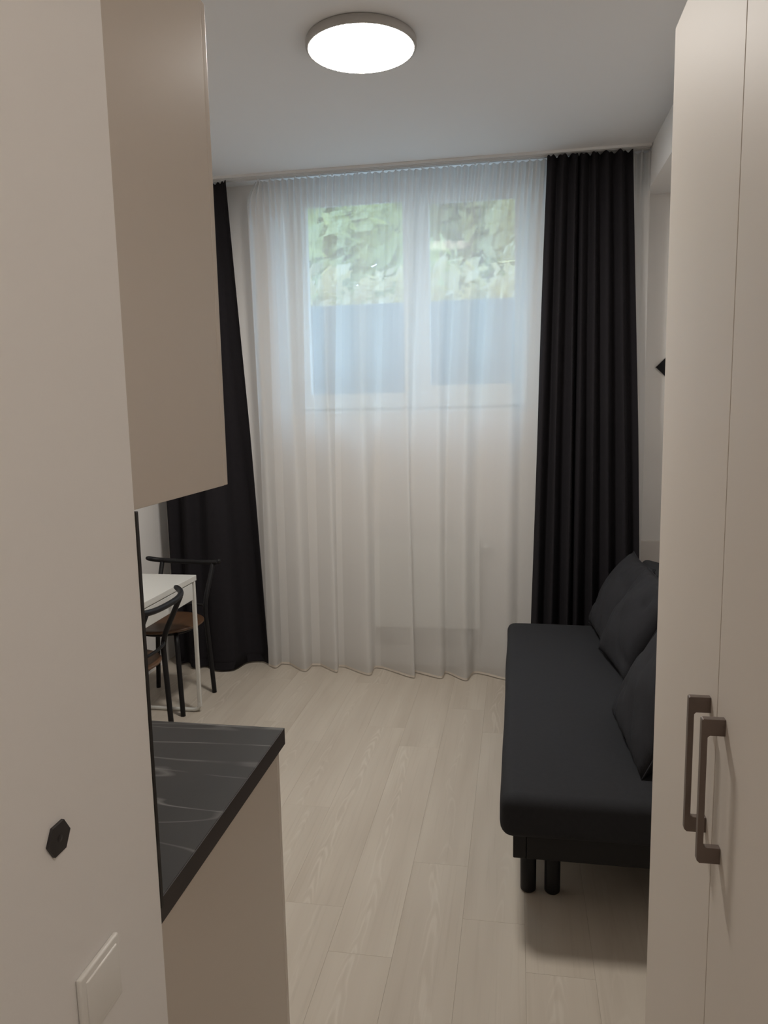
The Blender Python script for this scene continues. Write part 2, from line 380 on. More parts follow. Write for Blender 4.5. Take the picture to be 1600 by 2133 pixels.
# window: outer frame, two sashes with panes, sill
YF = 4.60
win = D.objects.new('window_1', None); C.objects.link(win); win.location = (0, YF, WZ0)
tag(win, 'white two-sash window behind the sheer curtain', kind='structure')
def wpart(name, bm, m, parent=win, bevel=0.003):
    for v in bm.verts: v.co -= Vector((0, YF, WZ0)) if parent is win else Vector(SASH_O)
    return obj(name, bm, m, parent, bevel=bevel)
fz = 0.045
wpart('frame', B((WX0, WX1, YF, YF+0.07, WZ0, WZ0+fz), (WX0, WX1, YF, YF+0.07, WZ1-fz, WZ1),
                 (WX0, WX0+fz, YF, YF+0.07, WZ0+fz, WZ1-fz), (WX1-fz, WX1, YF, YF+0.07, WZ0+fz, WZ1-fz)), M_upvc)
wpart('mullion', B((-0.612, -0.568, YF, YF+0.07, WZ0+fz, WZ1-fz)), M_upvc)
for gx0, gx1, gz0, gz1, ox0, ox1 in ((-1.262, -0.670, 1.681, 2.815, WX0+fz-0.008, -0.612+0.008), (-0.515, -0.015, 1.721, 2.792, -0.568-0.008, WX1-fz+0.008)):
    oz0, oz1 = WZ0+fz-0.008, WZ1-fz+0.008
    s = D.objects.new('sash', None)
    y0, y1 = YF-0.018, YF+0.045
    s = wpart('sash', B((ox0, ox1, y0, y1, oz0, gz0), (ox0, ox1, y0, y1, gz1, oz1), (ox0, gx0, y0, y1, gz0, gz1), (gx1, ox1, y0, y1, gz0, gz1)), M_upvc)
    SASH_O = (0, YF, WZ0)
    wpart('pane', B((gx0-0.004, gx1+0.004, y0+0.028, y0+0.036, gz0-0.004, gz1+0.004)), M_glass, s, 0)
    gk = wpart('glazing_bead', B((gx0-0.002, gx1+0.002, y0+0.006, y0+0.026, gz0-0.002, gz0+0.010), (gx0-0.002, gx1+0.002, y0+0.006, y0+0.026, gz1-0.010, gz1+0.002)), M_upvc, s, 0)
b = B((-0.655, -0.627, YF-0.034, YF-0.018, 2.13, 2.20)); box(b, -0.648, -0.634, YF-0.060, YF-0.034, 2.145, 2.165); box(b, -0.648, -0.634, YF-0.068, YF-0.054, 2.03, 2.165)
wpart('window_handle', b, M_upvc)
wpart('window_sill', B((WX0, WX1, YW-0.004, YF, WZ0-0.001, WZ0+0.016)), M_upvc)

# ------------------------------------------------------------------ ceiling lamp (lights the room)
LX, LY = -0.565, 2.893
lamp = thing('ceiling_lamp', (LX, LY, H), 'round white LED ceiling lamp glowing above the room', 'lamp')
obj('lamp_body', lathe(bmesh.new(), [(0, 0), (0.196, 0), (0.202, -0.005), (0.203, -0.024), (0.199, -0.032), (0.193, -0.033), (0.193, -0.029), (0, -0.029)], 72), M_lampb, lamp, True)
obj('diffuser', lathe(bmesh.new(), [(0, -0.0295), (0.1925, -0.0295), (0.1915, -0.0325), (0.185, -0.0345), (0.12, -0.0360), (0, -0.0365)], 72), M_diff, lamp, True)

# ------------------------------------------------------------------ wardrobe on the right
WC, WY0, WY1, WZT = 0.310, 0.672, 1.700, 2.342
ward = thing('wardrobe', (WC, WY0, 0), 'tall pale greige two-door wardrobe on the right with slim metal handles', 'wardrobe')
O = Vector((WC, WY0, 0))
def loc_obj(name, bm, m, parent, o, **k):
    for v in bm.verts: v.co -= o
    return obj(name, bm, m, parent, **k)
t = 0.018
loc_obj('carcass', B((WC+0.020, XR-0.01, WY1-t, WY1, 0, WZT), (WC+0.020, XR-0.01, WY0, WY0+t, 0, WZT), (WC+0.020, XR-0.01, WY0+t, WY1-t, WZT-t, WZT),
        (WC+0.020, XR-0.01, WY0+t, WY1-t, 0.07, 0.07+t), (XR-0.018, XR-0.01, WY0+t, WY1-t, 0.07+t, WZT-t)), M_ward, ward, O)
loc_obj('plinth', B((WC+0.045, WC+0.060, WY0+t, WY1-t, 0, 0.068)), M_ward, ward, O)
YS = 1.1885
for ya, yb, yh in ((YS+0.0014, WY1-0.0008, YS+0.043), (WY0+0.001, YS-0.0014, YS-0.045)):
    d = loc_obj('door', B((WC, WC+t, ya, yb, 0.072, WZT-0.001)), M_ward, ward, O, bevel=0.0012)
    z0, z1 = 0.895, 1.128
    hb = bmesh.new(); w = 0.006; px = WC-0.034
    pts = [(WC, z0), (px+0.004, z0), (px, z0+0.004), (px, z1-0.002), (px+0.002, z1), (WC, z1), (WC, z1-0.026), (px+0.012, z1-0.026), (px+0.009, z1-0.029), (px+0.009, z0+0.029), (px+0.012, z0+0.026), (WC, z0+0.026)]
    A = [hb.verts.new((p[0], yh-w, p[1])) for p in pts]; Bq = [hb.verts.new((p[0], yh+w, p[1])) for p in pts]
    hb.faces.new(A); hb.faces.new(Bq[::-1])
    for i in range(len(pts)): hb.faces.new((A[i], Bq[i], Bq[(i+1) % len(pts)], A[(i+1) % len(pts)]))
    bmesh.ops.recalc_face_normals(hb, faces=hb.faces)
    h = loc_obj('handle', hb, M_handle, d, O, bevel=0.0008)
    h['label'] = 'square brushed metal bar handle'

# ------------------------------------------------------------------ kitchen on the far side of the partition
KY0 = YH + 0.008
KX = [-0.515, -1.085, -1.655, -2.225]
unit_lbl = ['cashmere base cabinet with plain side panel under the dark worktop end', 'cashmere base cabinet in the middle of the kitchen run', 'cashmere base cabinet against the left wall']
for i in range(3):
    x1, x0 = KX[i]-0.0005, KX[i+1]+0.0005
    o = Vector((x1, KY0, 0)); u = thing('base_cabinet', o, unit_lbl[i], 'cabinet', 'kitchen base cabinets')
    loc_obj('side_panel', B((x1-0.016, x1, KY0, 1.488, 0, 0.862)), M_cash, u, o, bevel=0.0008)
    loc_obj('carcass', B((x0, x0+0.016, KY0, 1.488, 0.1, 0.862), (x0+0.016, x1-0.016, KY0, 1.488, 0.1, 0.116), (x0+0.016, x1-0.016, KY0, KY0+0.008, 0.116, 0.862), (x0+0.016, x1-0.016, 1.40, 1.488, 0.846, 0.862)), M_cash, u, o)
    loc_obj('door', B((x0+0.0015, x1-0.0005, 1.489, 1.507, 0.102, 0.860)), M_cashdoor, u, o, bevel=0.0012)
    loc_obj('plinth', B((x0+0.016, x1-0.016, 1.43, 1.445, 0, 0.099)), M_cash, u, o)
ct = rbox(-2.228, -0.506, KY0+0.0005, 1.523, 0.8625, 0.900, 0.004, 3)
ct.free(); wt = thing('worktop', (-0.506, KY0, 0.8625), 'dark grey veined stone-look kitchen worktop with black edge', 'worktop')
o = Vector((-0.506, KY0, 0.8625))
loc_obj('slab', rbox(-2.228, -0.5075, KY0+0.0005, 1.5215, 0.8625, 0.900, 0.0008, 1), M_marble, wt, o)
eb = loc_obj('edge_band', B((-0.5075, -0.506, KY0+0.0005, 1.5230, 0.8625, 0.8995), (-2.228, -0.5075, 1.5215, 1.5230, 0.8625, 0.8995)), mat('black_brown_edge_band', (0.022, 0.015, 0.014), 0.5, vary=(60, 0.15)), wt, o)
tag(obj('backsplash', rbox(-2.228, -0.4985, YH+0.0003, KY0, 0.895, 1.470, 0.0008, 1), M_marble), 'thin dark splashback panel on the far face of the partition', 'splashback')
up_lbl = ['cashmere wall cabinet with plain side panel above the worktop end', 'cashmere wall cabinet in the middle of the upper row', 'cashmere wall cabinet against the left wall']
for i in range(3):
    x1, x0 = (KX[i]-0.0005 if i else -0.507), KX[i+1]+0.0005
    o = Vector((x1, YH, 1.47)); u = thing('wall_cabinet', o, up_lbl[i], 'cabinet', 'kitchen wall cabinets')
    y0 = YH+0.001
    loc_obj('side_panel', B((x1-0.016, x1, y0, 1.246, 1.4705, 2.262)), M_cash, u, o, bevel=0.0008)
    loc_obj('carcass', B((x0, x0+0.016, y0, 1.246, 1.4705, 2.262), (x0+0.016, x1-0.016, y0, 1.246, 1.4705, 1.4865), (x0+0.016, x1-0.016, y0, 1.246, 2.246, 2.262), (x0+0.016, x1-0.016, y0, y0+0.008, 1.4865, 2.246)), M_cash, u, o)
    loc_obj('door', B((x0+0.0015, x1-0.0005, 1.2475, 1.2655, 1.4705, 2.262)), M_cashdoor, u, o, bevel=0.0015)

# light switch and hook on the partition
sw = thing('light_switch', (XH, 0.7505, 0.9095), 'square white light switch low on the hall wall', 'switch')
obj('frame', rbox(0, 0.0075, -0.0425, 0.0425, -0.0425, 0.0425, 0.0025, 3), M_plate, sw, True)
obj('rocker', rbox(0.0065, 0.0098, -0.0335, 0.0335, -0.0335, 0.0335, 0.0016, 3), M_plate, sw, True)
hk = thing('wall_hook', (XH, 0.698, 1.1355), 'small dark hexagonal stick-on hook on the hall wall', 'hook')
hexa = [(0.0205*math.cos(math.radians(60*i)), 0.0205*math.sin(math.radians(60*i))*0.97) for i in range(6)]
obj('hook_plate', prism(hexa, 'x', 0.0, 0.004), M_hook, hk, bevel=0.0006)
obj('peg', lathe(bmesh.new(), [(0, 0.004), (0.004, 0.0045), (0, 0.0055)], 12), M_hook, hk).rotation_euler = (0, math.pi/2, 0)

# ------------------------------------------------------------------ desk
DX0, DX1, DY0, DY1, DZ = -2.165, -1.660, 2.912, 3.640, 0.750
dk = thing('desk', (DX1, DY0, 0), 'small white desk with a drawer beside the left wall', 'desk')
o = Vector((DX1, DY0, 0))
loc_obj('desk_top', rbox(DX0, DX1, DY0, DY1, DZ-0.030, DZ, 0.0025, 2), M_white, dk, o)
dr = loc_obj('drawer', rbox(DX1-0.018, DX1-0.002, DY0+0.04, DY1-0.05, 0.628, DZ-0.034, 0.0015, 2), M_white, dk, o)
loc_obj('drawer_box', B((DX0+0.05, DX1-0.02, DY0+0.045, DY1-0.055, 0.635, 0.700)), M_white, dk, o)
loc_obj('back_panel', B((DX0+0.010, DX0+0.026, DY0+0.04, DY1-0.04, 0.40, DZ-0.031)), M_white, dk, o)
for ye in (DY0, DY1-0.040):
    cxm = 0.020; yc = ye + cxm
    lf = bmesh.new()
    box(lf, DX1-0.021, DX1-0.002, ye+0.010, ye+0.030, 0.030, DZ-0.030)
    box(lf, DX0+0.002, DX0+0.021, ye+0.010, ye+0.030, 0.030, DZ-0.030)
    box(lf, DX0+0.021, DX1-0.021, ye+0.010, ye+0.030, 0.628, DZ-0.030)
    loc_obj('leg_frame', lf, M_white, dk, o, bevel=0.003)
    # rounded bottom bow of the frame that runs across the floor
    rn = bmesh.new()
    p = [(DX1-0.0115, yc, 0.055), (DX1-0.0125, yc, 0.036), (DX1-0.022, yc, 0.020), (DX1-0.042, yc, 0.0115), (DX1-0.075, yc, 0.0105), (DX0+0.075, yc, 0.0105), (DX0+0.042, yc, 0.0115), (DX0+0.022, yc, 0.020), (DX0+0.0125, yc, 0.036), (DX0+0.0115, yc, 0.055)]
    tube(rn, p, [0.0105]*10, 12)
    loc_obj('floor_rail', rn, M_white, dk, o, smooth=True)

# ------------------------------------------------------------------ chairs (black tube frame, round brown seat)
def make_chair(name, loc, face, label, group):
    """local frame: +y faces forward, origin on the floor under the seat centre"""
    ch = thing(name, (loc[0], loc[1], 0), label, 'chair', group, rz=face-math.pi/2)
    zs = 0.452
    prof = [(0, zs-0.016), (0.150, zs-0.016), (0.192, zs-0.012), (0.204, zs-0.004), (0.205, zs+0.002), (0.199, zs+0.006), (0.165, zs+0.003), (0.10, zs-0.002), (0, zs-0.004)]
    st = obj('seat', lathe(bmesh.new(), prof, 56), M_seat, ch, True); st['label'] = 'round brown stained wooden seat'
    ring = [(0.158*math.cos(a), 0.158*math.sin(a), zs-0.025) for a in [2*math.pi*i/40 for i in range(41)]]
    obj('seat_ring', tube(bmesh.new(), ring, 0.009, 8), M_black, ch, True)
    W = 0.230; bz, bb = 0.738, -0.275
    bar = []
    for i in range(41):
        u = -1 + 2*i/40; a = abs(u)
        bar.append((W*math.sin(u*math.pi/2*0.92)/math.sin(math.pi/2*0.92), bb + 0.075*a**2.6, bz + 0.028*a**2.6))
    rad = [0.0140]*41; rad[0] = rad[-1] = 0.0085; rad[1] = rad[-2] = 0.0125
    obj('backrest', tube(bmesh.new(), bar, rad, 14), M_black, ch, True)
    for s in (-1, 1):
        p = [(s*0.182, -0.166, 0.0), (s*0.168, -0.164, 0.25), (s*0.157, -0.162, 0.42), (s*0.153, -0.163, 0.495), (s*0.155, -0.178, 0.56), (s*0.160, -0.216, 0.645), (s*0.165, -0.258, 0.735)]
        leg = obj('rear_leg', tube(bmesh.new(), smooth_path(p, 6), 0.0130, 12), M_black, ch, True)
        p = [(s*0.182, 0.180, 0.0), (s*0.168, 0.168, 0.22), (s*0.156, 0.155, 0.36), (s*0.146, 0.142, 0.405), (s*0.125, 0.112, 0.424), (s*0.085, 0.075, 0.430)]
        obj('front_leg', tube(bmesh.new(), smooth_path(p, 6), 0.0130, 12), M_black, ch, True)
    p = [(-0.153, -0.166, 0.512), (-0.10, -0.185, 0.510), (0, -0.192, 0.509), (0.10, -0.185, 0.510), (0.153, -0.166, 0.512)]
    obj('cross_bar', tube(bmesh.new(), smooth_path(p, 6), 0.008, 10), M_black, ch, True)
    return ch
make_chair('chair', (-1.903, 3.751), math.radians(-95.5), 'black metal chair with round brown seat between desk and dark curtain', 'black chairs with brown seats')
make_chair('chair', (-1.828, 3.085), math.radians(179.1), 'black metal chair pushed in at the front of the white desk, nearest', 'black chairs with brown seats')

# ------------------------------------------------------------------ curtain rail
rail = thing('curtain_rail', (0, 4.30, H), 'white double curtain rail fixed under the ceiling', 'curtain rail')
loc_obj('track', B((XL+0.02, XBEAM-0.006, 4.280, 4.362, H-0.005, H-0.0003), (XL+0.02, XBEAM-0.006, 4.280, 4.286, H-0.014, H-0.005), (XL+0.02, XBEAM-0.006, 4.304, 4.309, H-0.014, H-0.005),
                 (XL+0.02, XBEAM-0.006, 4.332, 4.337, H-0.014, H-0.005), (XL+0.02, XBEAM-0.006, 4.357, 4.362, H-0.014, H-0.005)), M_rail, rail, Vector((0, 4.30, H)))
gl = rbox(-0.004, 0.004, -0.003, 0.003, -0.020, 0.0, 0.001, 1)
gme = D.meshes.new('glider'); gl.to_mesh(gme); gl.free(); gme.materials.append(M_upvc)
for i in range(30):
    g = D.objects.new('glider', gme); C.objects.link(g); g.parent = rail; g.location = (-1.47 + i*0.073, 0.045, -0.0055)

# ------------------------------------------------------------------ sheer curtain
HEM = [(-1.528, 4.357), (-1.483, 4.318), (-1.408, 4.412), (-1.307, 4.287), (-1.212, 4.415), (-1.105, 4.285), (-1.050, 4.405), (-0.908, 4.262), (-0.815, 4.397),
       (-0.643, 4.255), (-0.617, 4.351), (-0.477, 4.256), (-0.407, 4.359), (-0.333, 4.245), (-0.223, 4.364), (-0.078, 4.284), (0.02, 4.37), (0.11, 4.32), (0.19, 4.39),
       (0.27, 4.33), (0.36, 4.40), (0.44, 4.335), (0.52, 4.40), (0.59, 4.34), (0.655, 4.385), (0.690, 4.35)]
hem = [Vector((x, y, 0)) for x, y in HEM]
hem = smooth_path(hem, 12)
def path_at(path, u):
    f = u*(len(path)-1); i = min(int(f), len(path)-2); return path[i].lerp(path[i+1], f-i)
# arc-length parametrise
acc = [0.0]
for a, b in zip(hem, hem[1:]): acc.append(acc[-1] + (b-a).length)
tot = acc[-1]; NU = 900; hem_s = []; j = 0
for i in range(NU+1):
    s = tot*i/NU
    while j < len(acc)-2 and acc[j+1] < s: j += 1
    hem_s.append(hem[j].lerp(hem[j+1], (s-acc[j])/max(1e-9, acc[j+1]-acc[j])))
ZT, ZBm = H-0.0265, 0.012
rnd = random.Random(5)
def sheer(u, v):
    i = round(u*NU); b = hem_s[i]; z = ZBm + (ZT-ZBm)*v
    # top edge: even, narrow pleats
    x_top = -1.543 + (0.690+1.543)*u
    ph = u*2*math.pi*58
    top_w = max(0.0, (v-0.93)/0.07)
    k = 1 - 0.66*v**1.6                       # fold depth shrinks upward
    x = b.x*(1-v**2.2) + x_top*v**2.2
    if v > 0.9: x += 0
    y = 4.342 + (min(b.y, 4.392)-4.342)*k*(1-0.85*top_w)
    hd = min(1.0, max(0.0, (v-0.90)/0.07)); fine = (0.012*hd*hd*(3-2*hd) + 0.0022*max(0.0, (v-0.5)/0.5))*math.sin(ph)
    fine += 0.0055*math.sin(u*2*math.pi*19 + 2.2*math.sin(u*23)) * max(0.0, v-0.25)
    y += fine + 0.006*math.sin(u*41 + 3.0*v)*(1-v)
    x += 0.006*math.sin(u*63+4*v)*(1-abs(2*v-1))
    x -= (y-4.342)*0.45*(1-v)                  # folds lean over, so they overlap on one side
    edge = max(0.0, 1-u/0.05)
    x += edge*0.060*max(0.0, (v-0.955)/0.045)**2
    return (x, y, z)
sh = thing('sheer_curtain', (-0.42, 4.342, 0), 'long translucent white sheer curtain hanging in front of the window', 'curtain')
o = Vector((-0.42, 4.342, 0))
loc_obj('sheer_cloth', grid_mesh(sheer, NU, 70), M_sheer, sh, o, smooth=True)
def hemstrip(u, v):
    p = sheer(u, 0.0); return (p[0], p[1]-0.0012, p[2] - 0.004 + 0.012*v)
loc_obj('hem', grid_mesh(hemstrip, NU, 2), mat('sheer_hem_weight', (0.66, 0.60, 0.53), 0.8, vary=(50, 0.05)), sh, o, smooth=True)
def header(u, v):
    p = sheer(u, 0.972 + 0.028*v); return (p[0], p[1]+0.002, p[2])
loc_obj('header_tape', grid_mesh(header, NU, 3), M_sheer, sh, o, smooth=True)

# ------------------------------------------------------------------ dark curtains
def dark_curtain(label, nodes_top, nodes_bot, zb, tilt=0.0, nv=40):
    pt = smooth_path([Vector((x, y, 0)) for x, y in nodes_top], 14); pb = smooth_path([Vector((x, y, 0)) for x, y in nodes_bot], 14)
    n = len(pt)-1
    def fn(u, v):
        a, b = pb[round(u*n)], pt[round(u*n)]
        w = v**1.15; p = a.lerp(b, w); z = zb + (H-0.024 - zb)*v
        s = math.sin(u*37+5*v)*0.004*(1-abs(2*v-1))
        if v > 0.985: z += 0.006*math.sin(u*90)
        return (p.x + s, p.y + s*0.7, z)
    cx = sum(p.x for p in pb)/len(pb); cyy = sum(p.y for p in pb)/len(pb)
    t = thing('blackout_curtain', (cx, cyy, 0), label, 'curtain', 'black floor-length curtains')
    c = loc_obj('curtain_cloth', grid_mesh(fn, n, nv), M_dcurt, t, Vector((cx, cyy, 0)), smooth=True)
    sd = c.modifiers.new('thickness', 'SOLIDIFY'); sd.thickness = 0.0025; sd.offset = 0
    def hm(u, v):
        p = fn(u, 0.0); return (p[0], p[1]-0.002, p[2] + 0.004 + 0.045*v)
    hmo = loc_obj('hem', grid_mesh(hm, n, 2), M_dcurt, t, Vector((cx, cyy, 0)), smooth=True)
    return t
def folds(x0, x1, n, y, a, seed):
    r = random.Random(seed); w = [r.uniform(0.6, 1.4) for _ in range(n)]; s = sum(w); out = [(x0, y)]; x = x0
    for i, q in enumerate(w):
        x += (x1-x0)*q/s; out.append((x, y + (a if i % 2 else -a)*r.uniform(0.6, 1.1)))
    out[-1] = (x1, y); return out
dark_curtain('long black curtain on the right behind the sofa', folds(0.155, 0.592, 15, 4.297, 0.024, 3), folds(0.078, 0.690, 15, 4.245, 0.048, 3), 0.012)
dark_curtain('long black curtain on the left behind the desk', [(-2.15, 4.32), (-2.09, 4.265), (-2.03, 4.325), (-1.97, 4.260), (-1.91, 4.325), (-1.85, 4.262), (-1.79, 4.270), (-1.745, 4.325), (-1.690, 4.320), (-1.648, 4.296)],
             [(-2.16, 4.38), (-2.12, 4.30), (-2.06, 4.335), (-1.99, 4.245), (-1.92, 4.285), (-1.83, 4.222), (-1.725, 4.245), (-1.685, 4.385), (-1.600, 4.415), (-1.538, 4.372)], 0.012)

# ------------------------------------------------------------------ radiator under the window
rx0, rx1, rz0, rz1, ry0, ry1 = -0.868, -0.214, 0.268, 0.815, 4.405, 4.484
rd = thing('radiator', (rx0, ry0, rz0), 'white panel radiator under the window behind the sheer curtain', 'radiator')
o = Vector((rx0, ry0, rz0))
loc_obj('front_panel', rbox(rx0+0.012, rx1-0.012, ry0, ry0+0.014, rz0, rz1-0.012, 0.004, 2), M_radw, rd, o)
loc_obj('rear_panel', rbox(rx0+0.012, rx1-0.012, ry1-0.014, ry1, rz0, rz1-0.012, 0.004, 2), M_radw, rd, o)
n_r = 15
for i in range(n_r):
    x = rx0+0.04+i*(rx1-rx0-0.08)/(n_r-1)
    loc_obj('panel_rib', rbox(x-0.009, x+0.009, ry0-0.0035, ry0+0.002, rz0+0.03, rz1-0.04, 0.003, 2), M_radw, rd, o)
for x in (rx0, rx1-0.012): loc_obj('side_cover', rbox(x, x+0.012, ry0-0.004, ry1, rz0+0.004, rz1, 0.003, 2), M_radw, rd, o)
loc_obj('top_grille', B((rx0+0.012, rx1-0.012, ry0, ry0+0.006, rz1-0.012, rz1), (rx0+0.012, rx1-0.012, ry1-0.006, ry1, rz1-0.012, rz1), *[(rx0+0.03+i*0.03, rx0+0.036+i*0.03, ry0+0.006, ry1-0.006, rz1-0.010, rz1-0.002) for i in range(20)]), M_radw, rd, o)
loc_obj('valve', tube(bmesh.new(), [(rx1, ry0+0.045, rz1-0.05), (rx1+0.03, ry0+0.045, rz1-0.05), (rx1+0.075, ry0+0.045, rz1-0.05)], [0.010, 0.021, 0.019], 16), M_radw, rd, o, smooth=True)
for x in (rx1-0.06, rx1-0.11): loc_obj('pipe', tube(bmesh.new(), [(x, ry0+0.04, 0.001), (x, ry0+0.04, rz0+0.02)], 0.008, 10), M_radw, rd, o, smooth=True)
for x in (rx0+0.10, rx1-0.16): loc_obj('bracket', B((x, x+0.03, ry1-0.001, YW-0.0005, rz0+0.05, rz1-0.06)), M_radw, rd, o)

# black diamond plaque on the window wall
dp = thing('wall_plaque', (0.838, YW, 1.796), 'black diamond-shaped plaque high on the wall beside the wardrobe', 'plaque')
q = 0.070
obj('backing', prism([(-q-0.004, 0), (0, q+0.004), (q+0.004, 0), (0, -q-0.004)], 'y', -0.008, 0), M_edge, dp)
obj('face', prism([(-q, 0), (0, q), (q, 0), (0, -q)], 'y', -0.0105, -0.0078), M_plaque, dp)

# ------------------------------------------------------------------ sofa bed
sx0, sy0, sy1 = -0.045, 2.150, 4.045
so = thing('sofa_bed', (0.3, 3.1, 0), 'low charcoal fabric sofa bed along the right wall', 'sofa')
o = Vector((0.3, 3.1, 0))
def soft(bm, amp, sc=2.2, seed=0.0):
    for v in bm.verts:
        v.co += v.normal*amp*noise.noise(v.co*sc + Vector((seed, 0, 0)))
def cushion_box(x0, x1, y0, y1, z0, z1, r, crown):
    bm = B((x0, x1, y0, y1, z0, z1))
    bmesh.ops.subdivide_edges(bm, edges=[e for e in bm.edges if abs((e.verts[0].co-e.verts[1].co).y) > 0.5], cuts=18, use_grid_fill=True)
    bmesh.ops.subdivide_edges(bm, edges=[e for e in bm.edges if abs((e.verts[0].co-e.verts[1].co).x) > 0.3], cuts=6, use_grid_fill=True)
    bm.normal_update()
    eds = [e for e in bm.edges if len(e.link_faces) == 2 and e.calc_face_angle(0) > 0.8]
    bmesh.ops.bevel(bm, geom=eds, offset=r, segments=5, profile=0.55, affect='EDGES')
    bm.normal_update()
    for v in bm.verts:
        fx = (v.co.x-x0)/(x1-x0)*2-1; fy = (v.co.y-y0)/(y1-y0)*2-1
        if v.co.z > (z0+z1)/2: v.co.z += crown*(1-fx*fx)*(1-fy**4)
    bm.normal_update(); soft(bm, 0.004, 3.0, 1.0)
    return bm
pad = cushion_box(sx0, 0.520, sy0, sy1, 0.292, 0.428, 0.042, 0.008)
loc_obj('seat_pad', pad, M_sofa, so, o, smooth=True)
# seam along the near end of the pad
bk = cushion_box(-0.075, 0.075, sy0, sy1, 0.0, 0.50, 0.035, 0.0)
bmesh.ops.rotate(bk, verts=bk.verts, cent=(0, 0, 0), matrix=Matrix.Rotation(math.radians(15), 3, 'Y'))
bmesh.ops.translate(bk, verts=bk.verts, vec=(0.595, 0, 0.292))
loc_obj('backrest', bk, M_sofa, so, o, smooth=True)
loc_obj('frame', B((-0.006, 0.035, sy0+0.055, sy1-0.055, 0.200, 0.294), (0.035, 0.62, sy0+0.055, sy0+0.095, 0.200, 0.294), (0.035, 0.62, sy1-0.095, sy1-0.055, 0.200, 0.294), (0.60, 0.64, sy0+0.055, sy1-0.055, 0.200, 0.294), (0.035, 0.60, 3.07, 3.11, 0.21, 0.294)), M_black, so, o, bevel=0.004)
for y in (2.351, sy1-0.20):
    for x in (0.044, 0.122, 0.50, 0.578):
        lg = lathe(bmesh.new(), [(0, 0.0), (0.020, 0.0), (0.0255, 0.006), (0.0258, 0.012), (0.0265, 0.21), (0, 0.21)], 28)
        bmesh.ops.translate(lg, verts=lg.verts, vec=(x, y, 0))
        loc_obj('leg', lg, M_black, so, o, smooth=True)
    for x in (0.0, 0.46): loc_obj('leg_plate', B((x, x+0.16, y-0.035, y+0.035, 0.196, 0.204)), M_black, so, o)

# cushions leaning on the sofa back
def cushion(loc, rot, size, label, seed, thick=0.085):
    """square cushion: local x,y span its face, z is its thickness"""
    a = size/2; N = 26
    bm = bmesh.new(); top = {}; bot = {}
    def P(i, j, sgn):
        u = -1+2*i/N; v = -1+2*j/N
        x = a*u*(0.92+0.08*v*v); y = a*v*(0.92+0.08*u*u)
        f = max(0.0, (1-u*u)*(1-v*v))**0.42
        w = noise.noise(Vector((u*1.6+seed, v*1.6, sgn)))*0.016*f
        w -= 0.030*f*max(0.0, 1-abs(noise.noise(Vector((u*1.1-v*1.5+seed, v*0.5+u*0.4, sgn*3.0))))/0.10)*min(1.0, abs(u*v)*2+0.15)
        return (x, y, sgn*(thick*f + w))
    for j in range(N+1):
        for i in range(N+1):
            t_ = bm.verts.new(P(i, j, 1)); top[i, j] = t_
            bot[i, j] = t_ if i in (0, N) or j in (0, N) else bm.verts.new(P(i, j, -1))
    for j in range(N):
        for i in range(N):
            bm.faces.new((top[i, j], top[i+1, j], top[i+1, j+1], top[i, j+1]))
            bm.faces.new((bot[i, j], bot[i, j+1], bot[i+1, j+1], bot[i+1, j]))
    t = thing('cushion', loc, label, 'cushion', 'charcoal cushions on the sofa bed')
    t.rotation_euler = rot
    obj('cushion_cover', bm, M_pill, t, True)
    edge = [(-1+2*i/N, -1) for i in range(N)] + [(1, -1+2*i/N) for i in range(N)] + [(1-2*i/N, 1) for i in range(N)] + [(-1, 1-2*i/N) for i in range(N+1)]
    obj('seam', tube(bmesh.new(), [(a*u*(0.92+0.08*v*v), a*v*(0.92+0.08*u*u), 0) for u, v in edge], 0.003, 6), M_pill, t, True)
    return t
R = math.radians
CUSH = 'cushions'
cushion((0.515, 3.825, 0.630), (0, R(-60), R(4)), 0.45, 'charcoal cushion at the far end of the sofa bed, beside the black curtain', 1.0, 0.088)
cushion((0.535, 3.390, 0.630), (0, R(-60), R(8)), 0.46, 'creased charcoal cushion in the middle of the row on the sofa bed', 5.0, 0.088)
cushion((0.505, 2.580, 0.652), (0, R(-60), R(3)), 0.52, 'charcoal cushion nearest the wardrobe on the sofa bed', 9.0, 0.095)

# ------------------------------------------------------------------ added fill lamp, unseen behind the viewer, lifts the left wall and kitchen panels
hl = thing('hall_fill_lamp', (0.76, 0.0, H), 'added round fill lamp in the hall, unseen behind the viewer', 'lamp')
obj('lamp_body', lathe(bmesh.new(), [(0, 0), (0.14, 0), (0.142, -0.03), (0.135, -0.032), (0, -0.032)], 40), M_lampb, hl, True)
obj('diffuser', lathe(bmesh.new(), [(0, -0.0325), (0.134, -0.0325), (0.130, -0.042), (0, -0.045)], 40), M_hall_fill, hl, True)

# ------------------------------------------------------------------ outside
GZ = 1.30
tag(obj('ground', B((-30, 30, YO+0.02, 45, GZ-0.3, GZ)), M_bounce_ground), 'unseen ground outside the window, made pale to bounce daylight', kind='structure')
fn = thing('garden_wall', (0, 6.5, GZ), 'plain grey panel wall standing outside the window', 'garden wall')
FT = 2.487
for i in range(7):
    x = -4.2 + i*1.2
    obj('wall_panel', rbox(x+0.03, x+1.17, 0.0, 0.06, 0.0, FT-GZ, 0.006, 1), M_fence, fn)
    obj('post', rbox(x-0.035, x+0.035, -0.01, 0.08, 0.0, FT-GZ+0.004, 0.006, 1), M_fence, fn)

